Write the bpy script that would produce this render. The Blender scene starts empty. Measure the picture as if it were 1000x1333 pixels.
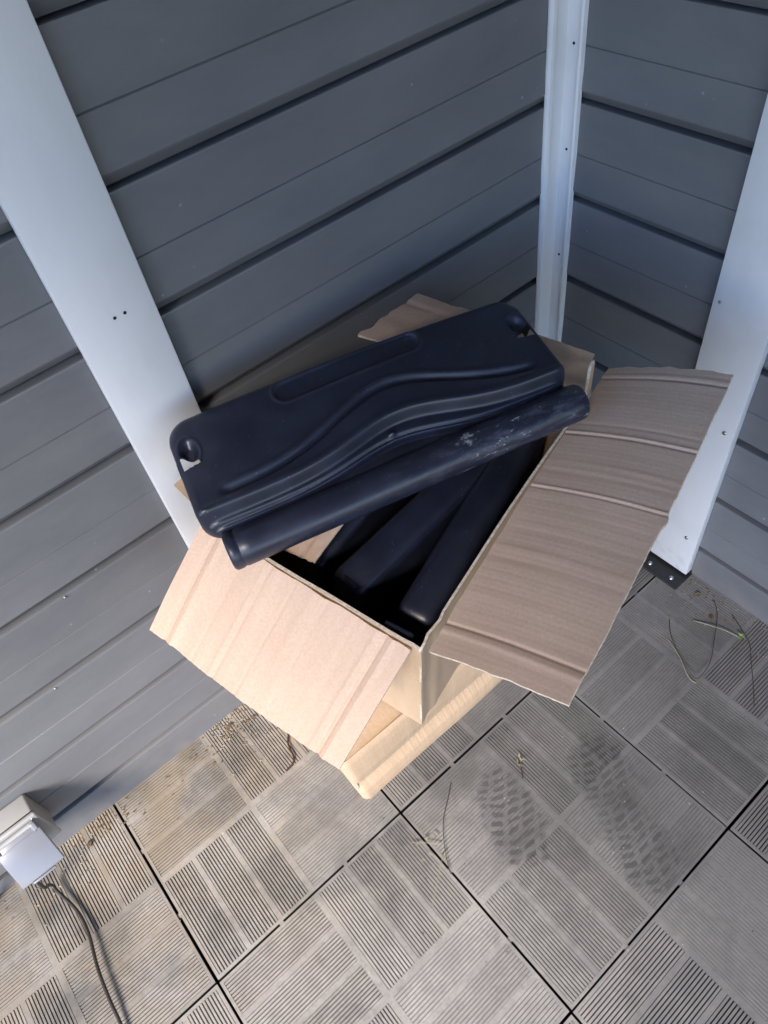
import bpy, bmesh, math, random
from mathutils import Vector, Matrix, noise

random.seed(7)
SC = bpy.context.scene
COL = SC.collection

# ------------------------------------------------------------------ camera
CAMPOS = Vector((0.96274, 0.79824, 1.38343))
RX = Vector((-0.7577419784, 0.6415079578, -0.1195601688))
RY = Vector((0.5584886800, 0.5427705564, -0.6272882251))
RZ = Vector((-0.3375166491, -0.5420956216, -0.7695549680))
cam = bpy.data.cameras.new('camera')
cam.sensor_fit = 'HORIZONTAL'
cam.sensor_width = 36.0
cam.lens = 961.57 * 36.0 / 1000.0
cam.clip_start = 0.02
cam.clip_end = 200.0
camo = bpy.data.objects.new('camera', cam)
M = Matrix((RX, -RY, -RZ)).transposed().to_4x4()
M.translation = CAMPOS
camo.matrix_world = M
COL.objects.link(camo)
SC.camera = camo

# ------------------------------------------------------------------ sky, sun, exposure
SUN_AZ = math.radians(54)       # clockwise from +Y towards +X
SUN_EL = math.radians(38)
world = bpy.data.worlds.new('World')
SC.world = world
world.use_nodes = True
wn = world.node_tree.nodes
wl = world.node_tree.links
wn.clear()
sky = wn.new('ShaderNodeTexSky')
sky.sky_type = 'NISHITA'
sky.sun_disc = False
sky.sun_elevation = SUN_EL
sky.sun_rotation = SUN_AZ
sky.air_density = 1.0
sky.dust_density = 0.0
sky.ozone_density = 4.0
bg = wn.new('ShaderNodeBackground')
bg.inputs['Strength'].default_value = 0.08
wo = wn.new('ShaderNodeOutputWorld')
tint = wn.new('ShaderNodeMix')
tint.data_type = 'RGBA'
tint.blend_type = 'MULTIPLY'
tint.inputs[0].default_value = 1.0
tint.inputs[7].default_value = (1.0, 0.975, 1.07, 1)
wl.new(sky.outputs[0], tint.inputs[6])
wl.new(tint.outputs[2], bg.inputs[0])
wl.new(bg.outputs[0], wo.inputs[0])

sun = bpy.data.lights.new('sun', 'SUN')
sun.energy = 1.5
sun.angle = math.radians(20)
sun.color = (1.0, 0.88, 0.74)
suno = bpy.data.objects.new('sun', sun)
sd = Vector((math.cos(SUN_EL) * math.sin(SUN_AZ), math.cos(SUN_EL) * math.cos(SUN_AZ), math.sin(SUN_EL)))
suno.rotation_euler = sd.to_track_quat('Z', 'Y').to_euler()
suno.location = sd * 6
COL.objects.link(suno)

SC.view_settings.view_transform = 'Standard'
SC.view_settings.look = 'None'
SC.view_settings.gamma = 1.0
SC.view_settings.use_curve_mapping = False
SC.view_settings.exposure = 2.62


# ------------------------------------------------------------------ node helpers
def new_mat(name):
    m = bpy.data.materials.new(name)
    m.use_nodes = True
    nt = m.node_tree
    b = nt.nodes['Principled BSDF']
    return m, nt, b


def nd(nt, typ, **kw):
    n = nt.nodes.new(typ)
    for k, v in kw.items():
        if k in n.inputs:
            n.inputs[k].default_value = v
        else:
            setattr(n, k, v)
    return n


def lk(nt, a, b):
    nt.links.new(a, b)


def math_n(nt, op, a, b=None, clamp=False):
    n = nt.nodes.new('ShaderNodeMath')
    n.operation = op
    n.use_clamp = clamp
    for i, v in ((0, a), (1, b)):
        if v is None:
            continue
        if isinstance(v, (int, float)):
            n.inputs[i].default_value = v
        else:
            nt.links.new(v, n.inputs[i])
    return n.outputs[0]


def ramp(nt, fac, p0, p1, c0=(0, 0, 0, 1), c1=(1, 1, 1, 1)):
    r = nt.nodes.new('ShaderNodeValToRGB')
    r.color_ramp.elements[0].position = p0
    r.color_ramp.elements[1].position = p1
    r.color_ramp.elements[0].color = c0
    r.color_ramp.elements[1].color = c1
    nt.links.new(fac, r.inputs[0])
    return r.outputs[0]


def mix(nt, fac, a, b, mode='MIX'):
    n = nt.nodes.new('ShaderNodeMix')
    n.data_type = 'RGBA'
    n.blend_type = mode
    if isinstance(fac, (int, float)):
        n.inputs[0].default_value = fac
    else:
        nt.links.new(fac, n.inputs[0])
    for idx, v in ((6, a), (7, b)):
        if isinstance(v, tuple):
            n.inputs[idx].default_value = (v[0], v[1], v[2], 1)
        else:
            nt.links.new(v, n.inputs[idx])
    return n.outputs[2]


def noise_n(nt, vec, scale, detail=3.0, rough=0.55, lac=2.0):
    n = nt.nodes.new('ShaderNodeTexNoise')
    n.inputs['Scale'].default_value = scale
    n.inputs['Detail'].default_value = detail
    n.inputs['Roughness'].default_value = rough
    if vec is not None:
        nt.links.new(vec, n.inputs['Vector'])
    return n.outputs[0]


def mapping(nt, vec, scale=(1, 1, 1), loc=(0, 0, 0), rot=(0, 0, 0)):
    n = nt.nodes.new('ShaderNodeMapping')
    n.inputs['Scale'].default_value = scale
    n.inputs['Location'].default_value = loc
    n.inputs['Rotation'].default_value = rot
    nt.links.new(vec, n.inputs['Vector'])
    return n.outputs[0]


def bump(nt, h, strength, dist, bsdf):
    n = nt.nodes.new('ShaderNodeBump')
    n.inputs['Strength'].default_value = strength
    n.inputs['Distance'].default_value = dist
    nt.links.new(h, n.inputs['Height'])
    nt.links.new(n.outputs[0], bsdf.inputs['Normal'])
    return n


def geo_pos(nt):
    return nt.nodes.new('ShaderNodeNewGeometry').outputs['Position']


def obj_rand(nt):
    return nt.nodes.new('ShaderNodeObjectInfo').outputs['Random']


# ------------------------------------------------------------------ materials
def mat_siding():
    m, nt, b = new_mat('grey_painted_siding')
    p = geo_pos(nt)
    n1 = noise_n(nt, mapping(nt, p, (1.5, 1.5, 4)), 3.0, 6, 0.65)
    base = mix(nt, ramp(nt, n1, 0.35, 0.7), (0.128, 0.133, 0.145), (0.162, 0.166, 0.176))
    # faint wood grain along the boards
    g = noise_n(nt, mapping(nt, p, (14, 14, 260)), 2.0, 3)
    base = mix(nt, math_n(nt, 'MULTIPLY', ramp(nt, g, 0.45, 0.75), 0.12), base, (0.18, 0.185, 0.19))
    # pale dust specks
    v = nd(nt, 'ShaderNodeTexVoronoi', Scale=26.0)
    lk(nt, p, v.inputs['Vector'])
    sp = ramp(nt, v.outputs['Distance'], 0.02, 0.07, (1, 1, 1, 1), (0, 0, 0, 1))
    pick = ramp(nt, noise_n(nt, p, 9.0, 2), 0.50, 0.60)
    base = mix(nt, math_n(nt, 'MULTIPLY', math_n(nt, 'MULTIPLY', sp, pick), 0.7), base, (0.42, 0.44, 0.46))
    # dirt splash low on the wall
    sx = nt.nodes.new('ShaderNodeSeparateXYZ')
    lk(nt, p, sx.inputs[0])
    low = ramp(nt, sx.outputs[2], 0.0, 0.09, (1, 1, 1, 1), (0, 0, 0, 1))
    low = math_n(nt, 'MULTIPLY', low, ramp(nt, noise_n(nt, p, 22.0, 5), 0.45, 0.68))
    base = mix(nt, math_n(nt, 'MULTIPLY', low, 0.55), base, (0.21, 0.19, 0.165))
    rc = nt.nodes.new('ShaderNodeCombineColor')
    rv = math_n(nt, 'ADD', math_n(nt, 'MULTIPLY', obj_rand(nt), 0.16), 0.90)
    for i in range(3):
        lk(nt, rv, rc.inputs[i])
    base = mix(nt, 1.0, base, rc.outputs[0], 'MULTIPLY')
    lk(nt, base, b.inputs['Base Color'])
    b.inputs['Roughness'].default_value = 0.42
    b.inputs['Specular IOR Level'].default_value = 0.45
    bump(nt, g, 0.12, 0.002, b)
    return m


def mat_white(name='white_trim_paint', c=(0.63, 0.64, 0.66)):
    m, nt, b = new_mat(name)
    p = geo_pos(nt)
    g = noise_n(nt, mapping(nt, p, (30, 30, 3)), 2.0, 4)
    base = mix(nt, ramp(nt, g, 0.3, 0.75), c, tuple(x * 0.96 for x in c))
    d = ramp(nt, noise_n(nt, p, 9.0, 6), 0.52, 0.8)
    base = mix(nt, math_n(nt, 'MULTIPLY', d, 0.30), base, (0.40, 0.40, 0.40))
    v = nd(nt, 'ShaderNodeTexVoronoi', Scale=34.0)
    lk(nt, p, v.inputs['Vector'])
    sp = ramp(nt, v.outputs['Distance'], 0.03, 0.06, (1, 1, 1, 1), (0, 0, 0, 1))
    pick = ramp(nt, noise_n(nt, p, 12.0, 2), 0.58, 0.63)
    base = mix(nt, math_n(nt, 'MULTIPLY', math_n(nt, 'MULTIPLY', sp, pick), 0.5), base, (0.25, 0.24, 0.23))
    sx = nt.nodes.new('ShaderNodeSeparateXYZ')
    lk(nt, p, sx.inputs[0])
    low = ramp(nt, sx.outputs[2], 0.0, 0.10, (1, 1, 1, 1), (0, 0, 0, 1))
    low = math_n(nt, 'MULTIPLY', low, ramp(nt, noise_n(nt, p, 60.0, 5), 0.48, 0.66))
    base = mix(nt, math_n(nt, 'MULTIPLY', low, 0.45), base, (0.30, 0.29, 0.28))
    lk(nt, base, b.inputs['Base Color'])
    b.inputs['Roughness'].default_value = 0.42
    bump(nt, g, 0.1, 0.001, b)
    return m


def mat_card(name, c0, c1, flute=True):
    m, nt, b = new_mat(name)
    uv = nt.nodes.new('ShaderNodeUVMap').outputs[0]
    p = geo_pos(nt)
    n1 = noise_n(nt, mapping(nt, uv, (45, 4, 1)), 1.0, 4)
    n2 = noise_n(nt, mapping(nt, p, (1, 1, 1), (0.3, 0.2, 0.1), (0.5, 0.7, 0.3)), 260.0, 3, 0.75)
    n3 = noise_n(nt, p, 6.0, 3)
    base = mix(nt, ramp(nt, n1, 0.3, 0.7), c0, c1)
    base = mix(nt, math_n(nt, 'MULTIPLY', ramp(nt, n2, 0.36, 0.70), 0.45), base, tuple(x * 0.72 for x in c0))
    base = mix(nt, math_n(nt, 'MULTIPLY', ramp(nt, n3, 0.5, 0.75), 0.18), base, tuple(x * 0.8 for x in c0))
    st = ramp(nt, noise_n(nt, p, 14.0, 5), 0.66, 0.72)
    base = mix(nt, math_n(nt, 'MULTIPLY', st, 0.18), base, (0.2, 0.15, 0.1))
    lk(nt, base, b.inputs['Base Color'])
    b.inputs['Roughness'].default_value = 0.82
    b.inputs['Specular IOR Level'].default_value = 0.25
    w = nd(nt, 'ShaderNodeTexWave', Scale=1.0)
    w.inputs['Distortion'].default_value = 0.6
    w.inputs['Detail'].default_value = 1.0
    lk(nt, mapping(nt, uv, (46, 0.4, 1)), w.inputs['Vector'])
    h = math_n(nt, 'ADD', math_n(nt, 'MULTIPLY', w.outputs['Fac'], 0.16), math_n(nt, 'MULTIPLY', n2, 0.75))
    h = math_n(nt, 'ADD', h, math_n(nt, 'MULTIPLY', n1, 0.12))
    bump(nt, h, 0.22 if flute else 0.2, 0.0010, b)
    return m


def mat_card_edge():
    m, nt, b = new_mat('torn_cardboard_edge')
    p = geo_pos(nt)
    n = noise_n(nt, p, 240.0, 3)
    base = mix(nt, ramp(nt, n, 0.35, 0.65), (0.48, 0.37, 0.27), (0.70, 0.60, 0.48))
    lk(nt, base, b.inputs['Base Color'])
    b.inputs['Roughness'].default_value = 0.9
    bump(nt, n, 0.5, 0.002, b)
    return m


def mat_plastic(name='black_plastic', scuff=0.0, c=(0.0135, 0.0160, 0.029)):
    m, nt, b = new_mat(name)
    tc = nt.nodes.new('ShaderNodeTexCoord').outputs['Object']
    p = geo_pos(nt)
    n1 = noise_n(nt, p, 26.0, 5)
    base = mix(nt, ramp(nt, n1, 0.4, 0.75), c, tuple(x * 1.55 for x in c))
    v = nd(nt, 'ShaderNodeTexVoronoi', Scale=150.0)
    lk(nt, p, v.inputs['Vector'])
    sp = ramp(nt, v.outputs['Distance'], 0.06, 0.16, (1, 1, 1, 1), (0, 0, 0, 1))
    pick = ramp(nt, noise_n(nt, p, 42.0, 2), 0.54, 0.62)
    base = mix(nt, math_n(nt, 'MULTIPLY', math_n(nt, 'MULTIPLY', sp, pick), 0.5), base, (0.22, 0.23, 0.26))
    rough = math_n(nt, 'ADD', math_n(nt, 'MULTIPLY', n1, 0.20), 0.26)
    if scuff:
        # grazed, chalky patches along the bar: long streaks, mostly at the far end
        sx = nt.nodes.new('ShaderNodeSeparateXYZ')
        lk(nt, tc, sx.inputs[0])
        end = ramp(nt, sx.outputs[0], 0.18, 0.38)
        st = noise_n(nt, mapping(nt, tc, (30, 90, 90)), 1.0, 7, 0.75)
        s1 = math_n(nt, 'MULTIPLY', ramp(nt, st, 0.49, 0.62), end)
        st2 = ramp(nt, noise_n(nt, mapping(nt, tc, (26, 70, 70)), 1.0, 7, 0.75), 0.60, 0.63)
        base = mix(nt, math_n(nt, 'MULTIPLY', s1, 0.4), base, (0.13, 0.135, 0.165))
        st2 = math_n(nt, 'MULTIPLY', st2, math_n(nt, 'ADD', math_n(nt, 'MULTIPLY', ramp(nt, sx.outputs[0], 0.24, 0.33), 0.9), 0.04))
        base = mix(nt, math_n(nt, 'MULTIPLY', st2, 0.8), base, (0.42, 0.43, 0.46))
        rough = math_n(nt, 'ADD', rough, math_n(nt, 'MULTIPLY', s1, 0.2))
    lk(nt, base, b.inputs['Base Color'])
    lk(nt, rough, b.inputs['Roughness'])
    b.inputs['Specular IOR Level'].default_value = 0.5
    bump(nt, noise_n(nt, mapping(nt, p, (1, 1, 1), (0, 0, 0), (0.4, 0.6, 0.2)), 380.0, 2), 0.08, 0.0006, b)
    return m


def mat_tile():
    """weathered grey deck tile: dust, blotches, two muddy shoe prints"""
    m, nt, b = new_mat('weathered_deck_tile')
    p = geo_pos(nt)
    pr = mapping(nt, p, (1, 1, 1), (0.13, 0.37, 0.41), (0.6, 0.45, 0.8))
    n1 = noise_n(nt, pr, 7.0, 6, 0.6)
    n2 = noise_n(nt, pr, 48.0, 4, 0.6)
    n3 = noise_n(nt, pr, 190.0, 2, 0.6)
    base = mix(nt, ramp(nt, n1, 0.3, 0.7), (0.235, 0.229, 0.226), (0.335, 0.322, 0.308))
    base = mix(nt, math_n(nt, 'MULTIPLY', ramp(nt, n2, 0.45, 0.75), 0.5), base, (0.42, 0.405, 0.385))
    base = mix(nt, math_n(nt, 'MULTIPLY', ramp(nt, n3, 0.5, 0.72), 0.35), base, (0.12, 0.115, 0.11))
    # brown grime close to the left wall
    sx = nt.nodes.new('ShaderNodeSeparateXYZ')
    lk(nt, p, sx.inputs[0])
    gw = ramp(nt, sx.outputs[1], 0.0, 0.55, (1, 1, 1, 1), (0, 0, 0, 1))
    gx = ramp(nt, sx.outputs[0], 0.55, 1.1)
    grime = math_n(nt, 'MULTIPLY', math_n(nt, 'MULTIPLY', gw, gx), ramp(nt, noise_n(nt, p, 11.0, 5), 0.3, 0.62))
    base = mix(nt, math_n(nt, 'MULTIPLY', grime, 0.9), base, (0.25, 0.20, 0.135))
    # right-side shade painted into the tile colour, mottled with damp dirt
    shade_damp = math_n(nt, 'ADD', math_n(nt, 'MULTIPLY', sx.outputs[0], -0.55), math_n(nt, 'MULTIPLY', noise_n(nt, pr, 4.0, 5, 0.6), 0.75))
    shade_damp = ramp(nt, math_n(nt, 'ADD', shade_damp, 0.38), 0.20, 0.46)
    base = mix(nt, math_n(nt, 'MULTIPLY', shade_damp, 0.66), base, (0.098, 0.100, 0.108))
    # dark blotches
    bl = ramp(nt, noise_n(nt, mapping(nt, p, (1, 1, 1), (3.1, 1.7, 0.37)), 6.5, 6, 0.66), 0.47, 0.66)
    base = mix(nt, math_n(nt, 'MULTIPLY', bl, 0.7), base, (0.095, 0.095, 0.095))
    # shoe prints: tread bars inside an oval, broken by noise
    for (cx, cy, ang, la, lb, amt) in ((0.648, 0.525, 64, 0.100, 0.062, 0.80),
                                       (0.468, 0.580, 68, 0.078, 0.064, 0.74),
                                       (0.520, 0.705, 72, 0.098, 0.056, 0.80)):
        q = mapping(nt, p, (1, 1, 0), (0, 0, 0), (0, 0, 0))
        sub = nt.nodes.new('ShaderNodeVectorMath'); sub.operation = 'SUBTRACT'
        lk(nt, q, sub.inputs[0]); sub.inputs[1].default_value = (cx, cy, 0)
        rot = nt.nodes.new('ShaderNodeVectorRotate'); rot.rotation_type = 'Z_AXIS'
        lk(nt, sub.outputs[0], rot.inputs['Vector']); rot.inputs['Angle'].default_value = -math.radians(ang)
        s2 = nt.nodes.new('ShaderNodeSeparateXYZ'); lk(nt, rot.outputs[0], s2.inputs[0])
        ex = math_n(nt, 'POWER', math_n(nt, 'ABSOLUTE', math_n(nt, 'DIVIDE', s2.outputs[0], la)), 2.4)
        ey = math_n(nt, 'POWER', math_n(nt, 'ABSOLUTE', math_n(nt, 'DIVIDE', s2.outputs[1], lb)), 2.4)
        rr = math_n(nt, 'ADD', ex, ey)
        rr = math_n(nt, 'ADD', rr, math_n(nt, 'MULTIPLY', noise_n(nt, pr, 26.0, 5), 1.5))
        mask = ramp(nt, math_n(nt, 'MULTIPLY', rr, 0.4), 0.46, 0.66, (1, 1, 1, 1), (0, 0, 0, 1))
        wob = math_n(nt, 'ADD', math_n(nt, 'MULTIPLY', math_n(nt, 'ABSOLUTE', math_n(nt, 'ADD', s2.outputs[1], 0.012)), 0.22), math_n(nt, 'MULTIPLY', noise_n(nt, pr, 14.0, 2), 0.018))
        ph = math_n(nt, 'ADD', s2.outputs[0], wob)
        bars = math_n(nt, 'SINE', math_n(nt, 'MULTIPLY', ph, 6.2832 / 0.0155))
        bars = math_n(nt, 'ADD', bars, math_n(nt, 'MULTIPLY', math_n(nt, 'SUBTRACT', noise_n(nt, pr, 75.0, 3), 0.5), 3.6))
        bars = ramp(nt, math_n(nt, 'ADD', math_n(nt, 'MULTIPLY', bars, 0.5), 0.5), 0.40, 0.64)
        cross = math_n(nt, 'SINE', math_n(nt, 'MULTIPLY', math_n(nt, 'ADD', s2.outputs[1], math_n(nt, 'MULTIPLY', ph, 0.35)), 6.2832 / 0.030))
        cross = math_n(nt, 'ADD', cross, math_n(nt, 'MULTIPLY', math_n(nt, 'SUBTRACT', noise_n(nt, pr, 40.0, 3), 0.5), 3.0))
        cross = ramp(nt, math_n(nt, 'ADD', math_n(nt, 'MULTIPLY', cross, 0.5), 0.5), 0.12, 0.30)
        bars = math_n(nt, 'MULTIPLY', bars, cross)
        bars = math_n(nt, 'ADD', math_n(nt, 'MULTIPLY', bars, 0.62), 0.38)
        f = math_n(nt, 'MULTIPLY', math_n(nt, 'MULTIPLY', mask, bars), amt)
        base = mix(nt, f, base, (0.062, 0.062, 0.064))
    # dust specks
    v = nd(nt, 'ShaderNodeTexVoronoi', Scale=58.0)
    lk(nt, p, v.inputs['Vector'])
    sp = ramp(nt, v.outputs['Distance'], 0.05, 0.11, (1, 1, 1, 1), (0, 0, 0, 1))
    pick = ramp(nt, noise_n(nt, p, 17.0, 2), 0.58, 0.62)
    base = mix(nt, math_n(nt, 'MULTIPLY', math_n(nt, 'MULTIPLY', sp, pick), 0.6), base, (0.5, 0.49, 0.47))
    r = math_n(nt, 'ADD', math_n(nt, 'MULTIPLY', obj_rand(nt), 0.24), 0.88)
    comb = nt.nodes.new('ShaderNodeCombineColor')
    for i in range(3):
        lk(nt, r, comb.inputs[i])
    base = mix(nt, 1.0, base, comb.outputs[0], 'MULTIPLY')
    lk(nt, base, b.inputs['Base Color'])
    b.inputs['Roughness'].default_value = 0.68
    b.inputs['Specular IOR Level'].default_value = 0.35
    bump(nt, n3, 0.10, 0.0006, b)
    return m


def mat_simple(name, c, rough=0.6, spec=0.5, metal=0.0, nscale=40.0, var=0.25):
    m, nt, b = new_mat(name)
    p = geo_pos(nt)
    n = noise_n(nt, mapping(nt, p, (1, 1, 1), (0.2, 0.1, 0.3), (0.5, 0.4, 0.9)), nscale, 3)
    base = mix(nt, ramp(nt, n, 0.3, 0.7), c, tuple(x * (1 - var) for x in c))
    lk(nt, base, b.inputs['Base Color'])
    b.inputs['Roughness'].default_value = rough
    b.inputs['Specular IOR Level'].default_value = spec
    b.inputs['Metallic'].default_value = metal
    return m


SIDING = mat_siding()
WHITE = mat_white()
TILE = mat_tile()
GROOVE = mat_simple('dirt_in_grooves', (0.032, 0.031, 0.029), 0.9, 0.2, 0, 90, 0.5)
DUSTFILL = mat_simple('dust_filled_grooves', (0.150, 0.146, 0.142), 0.9, 0.2, 0, 90, 0.4)
SUB = mat_simple('dark_subfloor', (0.02, 0.019, 0.018), 0.95, 0.1, 0, 30, 0.4)
CARD = mat_card('kraft_cardboard', (0.575, 0.412, 0.308), (0.63, 0.462, 0.355))
CARD2 = mat_card('kraft_cardboard_outer', (0.47, 0.34, 0.225), (0.54, 0.395, 0.27))
CARDE = mat_card_edge()
PLASTIC = mat_plastic()
PLASTICB = mat_plastic('scuffed_black_plastic', 1.0)
GREYPL = mat_simple('pale_grey_plastic', (0.31, 0.315, 0.315), 0.35, 0.5, 0, 14, 0.1)
LIDPL = mat_simple('cool_grey_plastic', (0.185, 0.195, 0.225), 0.25, 0.5, 0, 14, 0.08)
RUBBER = mat_simple('dark_rubber', (0.030, 0.027, 0.025), 0.45, 0.5, 0, 60, 0.3)
STEEL = mat_simple('zinc_screw', (0.45, 0.46, 0.48), 0.3, 0.5, 0.9, 80, 0.3)
DARK = mat_simple('dark_hole', (0.02, 0.02, 0.02), 0.8, 0.2)
BRACK = mat_simple('black_steel_bracket', (0.018, 0.018, 0.019), 0.5, 0.5, 0.0, 120, 0.5)
STEMD = mat_simple('dry_dark_stem', (0.055, 0.038, 0.030), 0.8, 0.2, 0, 120, 0.4)
STEML = mat_simple('pale_straw_stem', (0.36, 0.33, 0.22), 0.8, 0.2, 0, 120, 0.3)
LEAFG = mat_simple('fresh_green_leaf', (0.28, 0.40, 0.12), 0.6, 0.3, 0, 120, 0.3)
LEAFB = mat_simple('dry_leaf', (0.20, 0.14, 0.085), 0.8, 0.2, 0, 200, 0.5)
GRIT = mat_simple('pale_grit', (0.40, 0.36, 0.29), 0.9, 0.2, 0, 200, 0.5)
VINER = mat_simple('dark_red_stem', (0.070, 0.028, 0.024), 0.7, 0.3, 0, 150, 0.4)


# ------------------------------------------------------------------ object helpers
def link(o, parent=None):
    COL.objects.link(o)
    if parent is not None:
        o.parent = parent
    return o


def tag(o, label=None, cat=None, group=None, kind=None):
    if label: o['label'] = label
    if cat: o['category'] = cat
    if group: o['group'] = group
    if kind: o['kind'] = kind
    return o


def empty(name, loc=(0, 0, 0)):
    o = bpy.data.objects.new(name, None)
    o.location = loc
    o.empty_display_size = 0.05
    COL.objects.link(o)
    return o


def put(o, parent):
    """parent o keeping its world coordinates (parents here are unrotated empties or meshes at a location)"""
    o.parent = parent
    w = parent.location.copy()
    q = parent.parent
    while q is not None:
        w += q.location
        q = q.parent
    o.location = o.location - w
    return o


def mesh_obj(name, verts, faces, mats, parent=None, smooth=False, midx=None, uvs=None):
    me = bpy.data.meshes.new(name)
    me.from_pydata([tuple(v) for v in verts], [], faces)
    if not isinstance(mats, (list, tuple)):
        mats = [mats]
    for mm in mats:
        me.materials.append(mm)
    if midx:
        for i, p in enumerate(me.polygons):
            p.material_index = midx[i]
    if smooth:
        for p in me.polygons:
            p.use_smooth = True
    if uvs:
        ul = me.uv_layers.new(name='UVMap')
        for lp in me.loops:
            ul.data[lp.index].uv = uvs[lp.vertex_index]
    me.update()
    o = bpy.data.objects.new(name, me)
    COL.objects.link(o)
    if parent is not None:
        put(o, parent)
    return o


def bm_obj(name, bm, mats, parent=None, smooth=False, loc=None):
    me = bpy.data.meshes.new(name)
    bmesh.ops.recalc_face_normals(bm, faces=bm.faces)
    bm.to_mesh(me)
    bm.free()
    if not isinstance(mats, (list, tuple)):
        mats = [mats]
    for mm in mats:
        me.materials.append(mm)
    if smooth:
        for p in me.polygons:
            p.use_smooth = True
        try:
            me.set_sharp_from_angle(angle=math.radians(smooth if smooth is not True else 40))
        except Exception:
            pass
    o = bpy.data.objects.new(name, me)
    if loc:
        o.location = loc
    COL.objects.link(o)
    if parent is not None:
        put(o, parent)
    return o


def bm_box(bm, lo, hi, bev=0.0, seg=2, mat=0):
    x0, y0, z0 = lo
    x1, y1, z1 = hi
    vs = [bm.verts.new(c) for c in ((x0, y0, z0), (x1, y0, z0), (x1, y1, z0), (x0, y1, z0),
                                    (x0, y0, z1), (x1, y0, z1), (x1, y1, z1), (x0, y1, z1))]
    fs = []
    for f in ((0, 3, 2, 1), (4, 5, 6, 7), (0, 1, 5, 4), (1, 2, 6, 5), (2, 3, 7, 6), (3, 0, 4, 7)):
        fc = bm.faces.new([vs[i] for i in f])
        fc.material_index = mat
        fs.append(fc)
    if bev > 0:
        es = list({e for f in fs for e in f.edges})
        bmesh.ops.bevel(bm, geom=es, offset=bev, segments=seg, affect='EDGES', profile=0.5)


def tube(name, pts, r, mat, parent=None, seg=8, taper=None, res=6):
    """smooth tube through the points (Catmull-Rom)"""
    P = [Vector(p) for p in pts]
    Q = []
    for i in range(len(P) - 1):
        p0 = P[max(i - 1, 0)]; p1 = P[i]; p2 = P[i + 1]; p3 = P[min(i + 2, len(P) - 1)]
        for k in range(res):
            t = k / res
            Q.append(0.5 * ((2 * p1) + (p2 - p0) * t + (2 * p0 - 5 * p1 + 4 * p2 - p3) * t * t + (3 * p1 - p0 - 3 * p2 + p3) * t ** 3))
    Q.append(P[-1])
    verts = []
    faces = []
    n = len(Q)
    for i, q in enumerate(Q):
        d = (Q[min(i + 1, n - 1)] - Q[max(i - 1, 0)]).normalized()
        a = d.cross(Vector((0, 0, 1)))
        if a.length < 1e-4:
            a = d.cross(Vector((1, 0, 0)))
        a.normalize()
        b = a.cross(d)
        rr = r if taper is None else r * (1 + (taper - 1) * i / (n - 1))
        for k in range(seg):
            an = 2 * math.pi * k / seg
            verts.append(q + a * math.cos(an) * rr + b * math.sin(an) * rr)
    for i in range(n - 1):
        for k in range(seg):
            faces.append((i * seg + k, i * seg + (k + 1) % seg, (i + 1) * seg + (k + 1) % seg, (i + 1) * seg + k))
    faces.append(tuple(range(seg))[::-1])
    faces.append(tuple((n - 1) * seg + k for k in range(seg)))
    return mesh_obj(name, verts, faces, mat, parent, True)


def sheet(name, c, nu, nv, th, face, disp=None, parent=None, mats=None, edge=None, uv0=(0, 0)):
    """cardboard sheet over corners c = (u0v0, u1v0, u1v1, u0v1); u runs along the hinge.
    face: a direction the top side looks to; disp(u,v) metres along the normal;
    edge(u,v) -> in-plane (du,dv) metres shift"""
    c = [Vector(q) for q in c]
    eu = ((c[1] - c[0]) + (c[2] - c[3])).normalized()
    ev = ((c[3] - c[0]) + (c[2] - c[1])).normalized()
    n = eu.cross(ev).normalized()
    if n.dot(Vector(face)) < 0:
        n = -n
    lu = max((c[1] - c[0]).length, (c[2] - c[3]).length)
    lv = max((c[3] - c[0]).length, (c[2] - c[1]).length)
    top = []
    uvs = []
    for j in range(nv + 1):
        v = j / nv
        for i in range(nu + 1):
            u = i / nu
            p = c[0] * (1 - u) * (1 - v) + c[1] * u * (1 - v) + c[2] * u * v + c[3] * (1 - u) * v
            if edge:
                a, b = edge(u, v)
                p = p + eu * a + ev * b
            if disp:
                p = p + n * disp(u, v)
            top.append(p)
            uvs.append((uv0[0] + u * lu, uv0[1] + v * lv))
    bot = [p - n * th for p in top]
    verts = top + bot
    uvs = uvs + uvs
    N = len(top)
    faces = []
    mi = []
    w = nu + 1
    flip = eu.cross(ev).dot(n) < 0
    for j in range(nv):
        for i in range(nu):
            a = j * w + i
            f = (a, a + 1, a + w + 1, a + w)
            faces.append(f if not flip else f[::-1]); mi.append(0)
            f = (a + N, a + w + N, a + w + 1 + N, a + 1 + N)
            faces.append(f if not flip else f[::-1]); mi.append(0)
    # rim: duplicate vertices so that the cut edge shades crisply
    loop = [i for i in range(nu)] + [nu + j * w for j in range(nv)] + [nv * w + i for i in range(nu, 0, -1)] + [j * w for j in range(nv, 0, -1)]
    base = len(verts)
    for k in loop:
        verts.append(top[k]); uvs.append(uvs[k])
        verts.append(bot[k]); uvs.append(uvs[k])
    m = len(loop)
    for k in range(m):
        a = base + 2 * k
        b = base + 2 * ((k + 1) % m)
        f = (a, a + 1, b + 1, b)
        faces.append(f if not flip else f[::-1]); mi.append(1)
    o = mesh_obj(name, verts, faces, mats or [CARD, CARDE], parent, True, mi, uvs)
    return o


def crease(u, u0, amp, w):
    return amp * math.exp(-((u - u0) / w) ** 2)


def nz(x, y, z=0.0):
    return noise.noise(Vector((x, y, z)))


# ------------------------------------------------------------------ setting: floor
floor = mesh_obj('floor', [(-0.02, -0.02, -0.024), (7, -0.02, -0.024), (7, 7, -0.024), (-0.02, 7, -0.024)], [(0, 1, 2, 3)], SUB)
tag(floor, kind='structure')

TS = 0.4
HALF = 0.1955            # one ribbed quarter, centre to centre 0.2
GX0, GY0 = 0.7916 - 2 * TS, 0.3846 - TS
BZ = -0.0032


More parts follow.
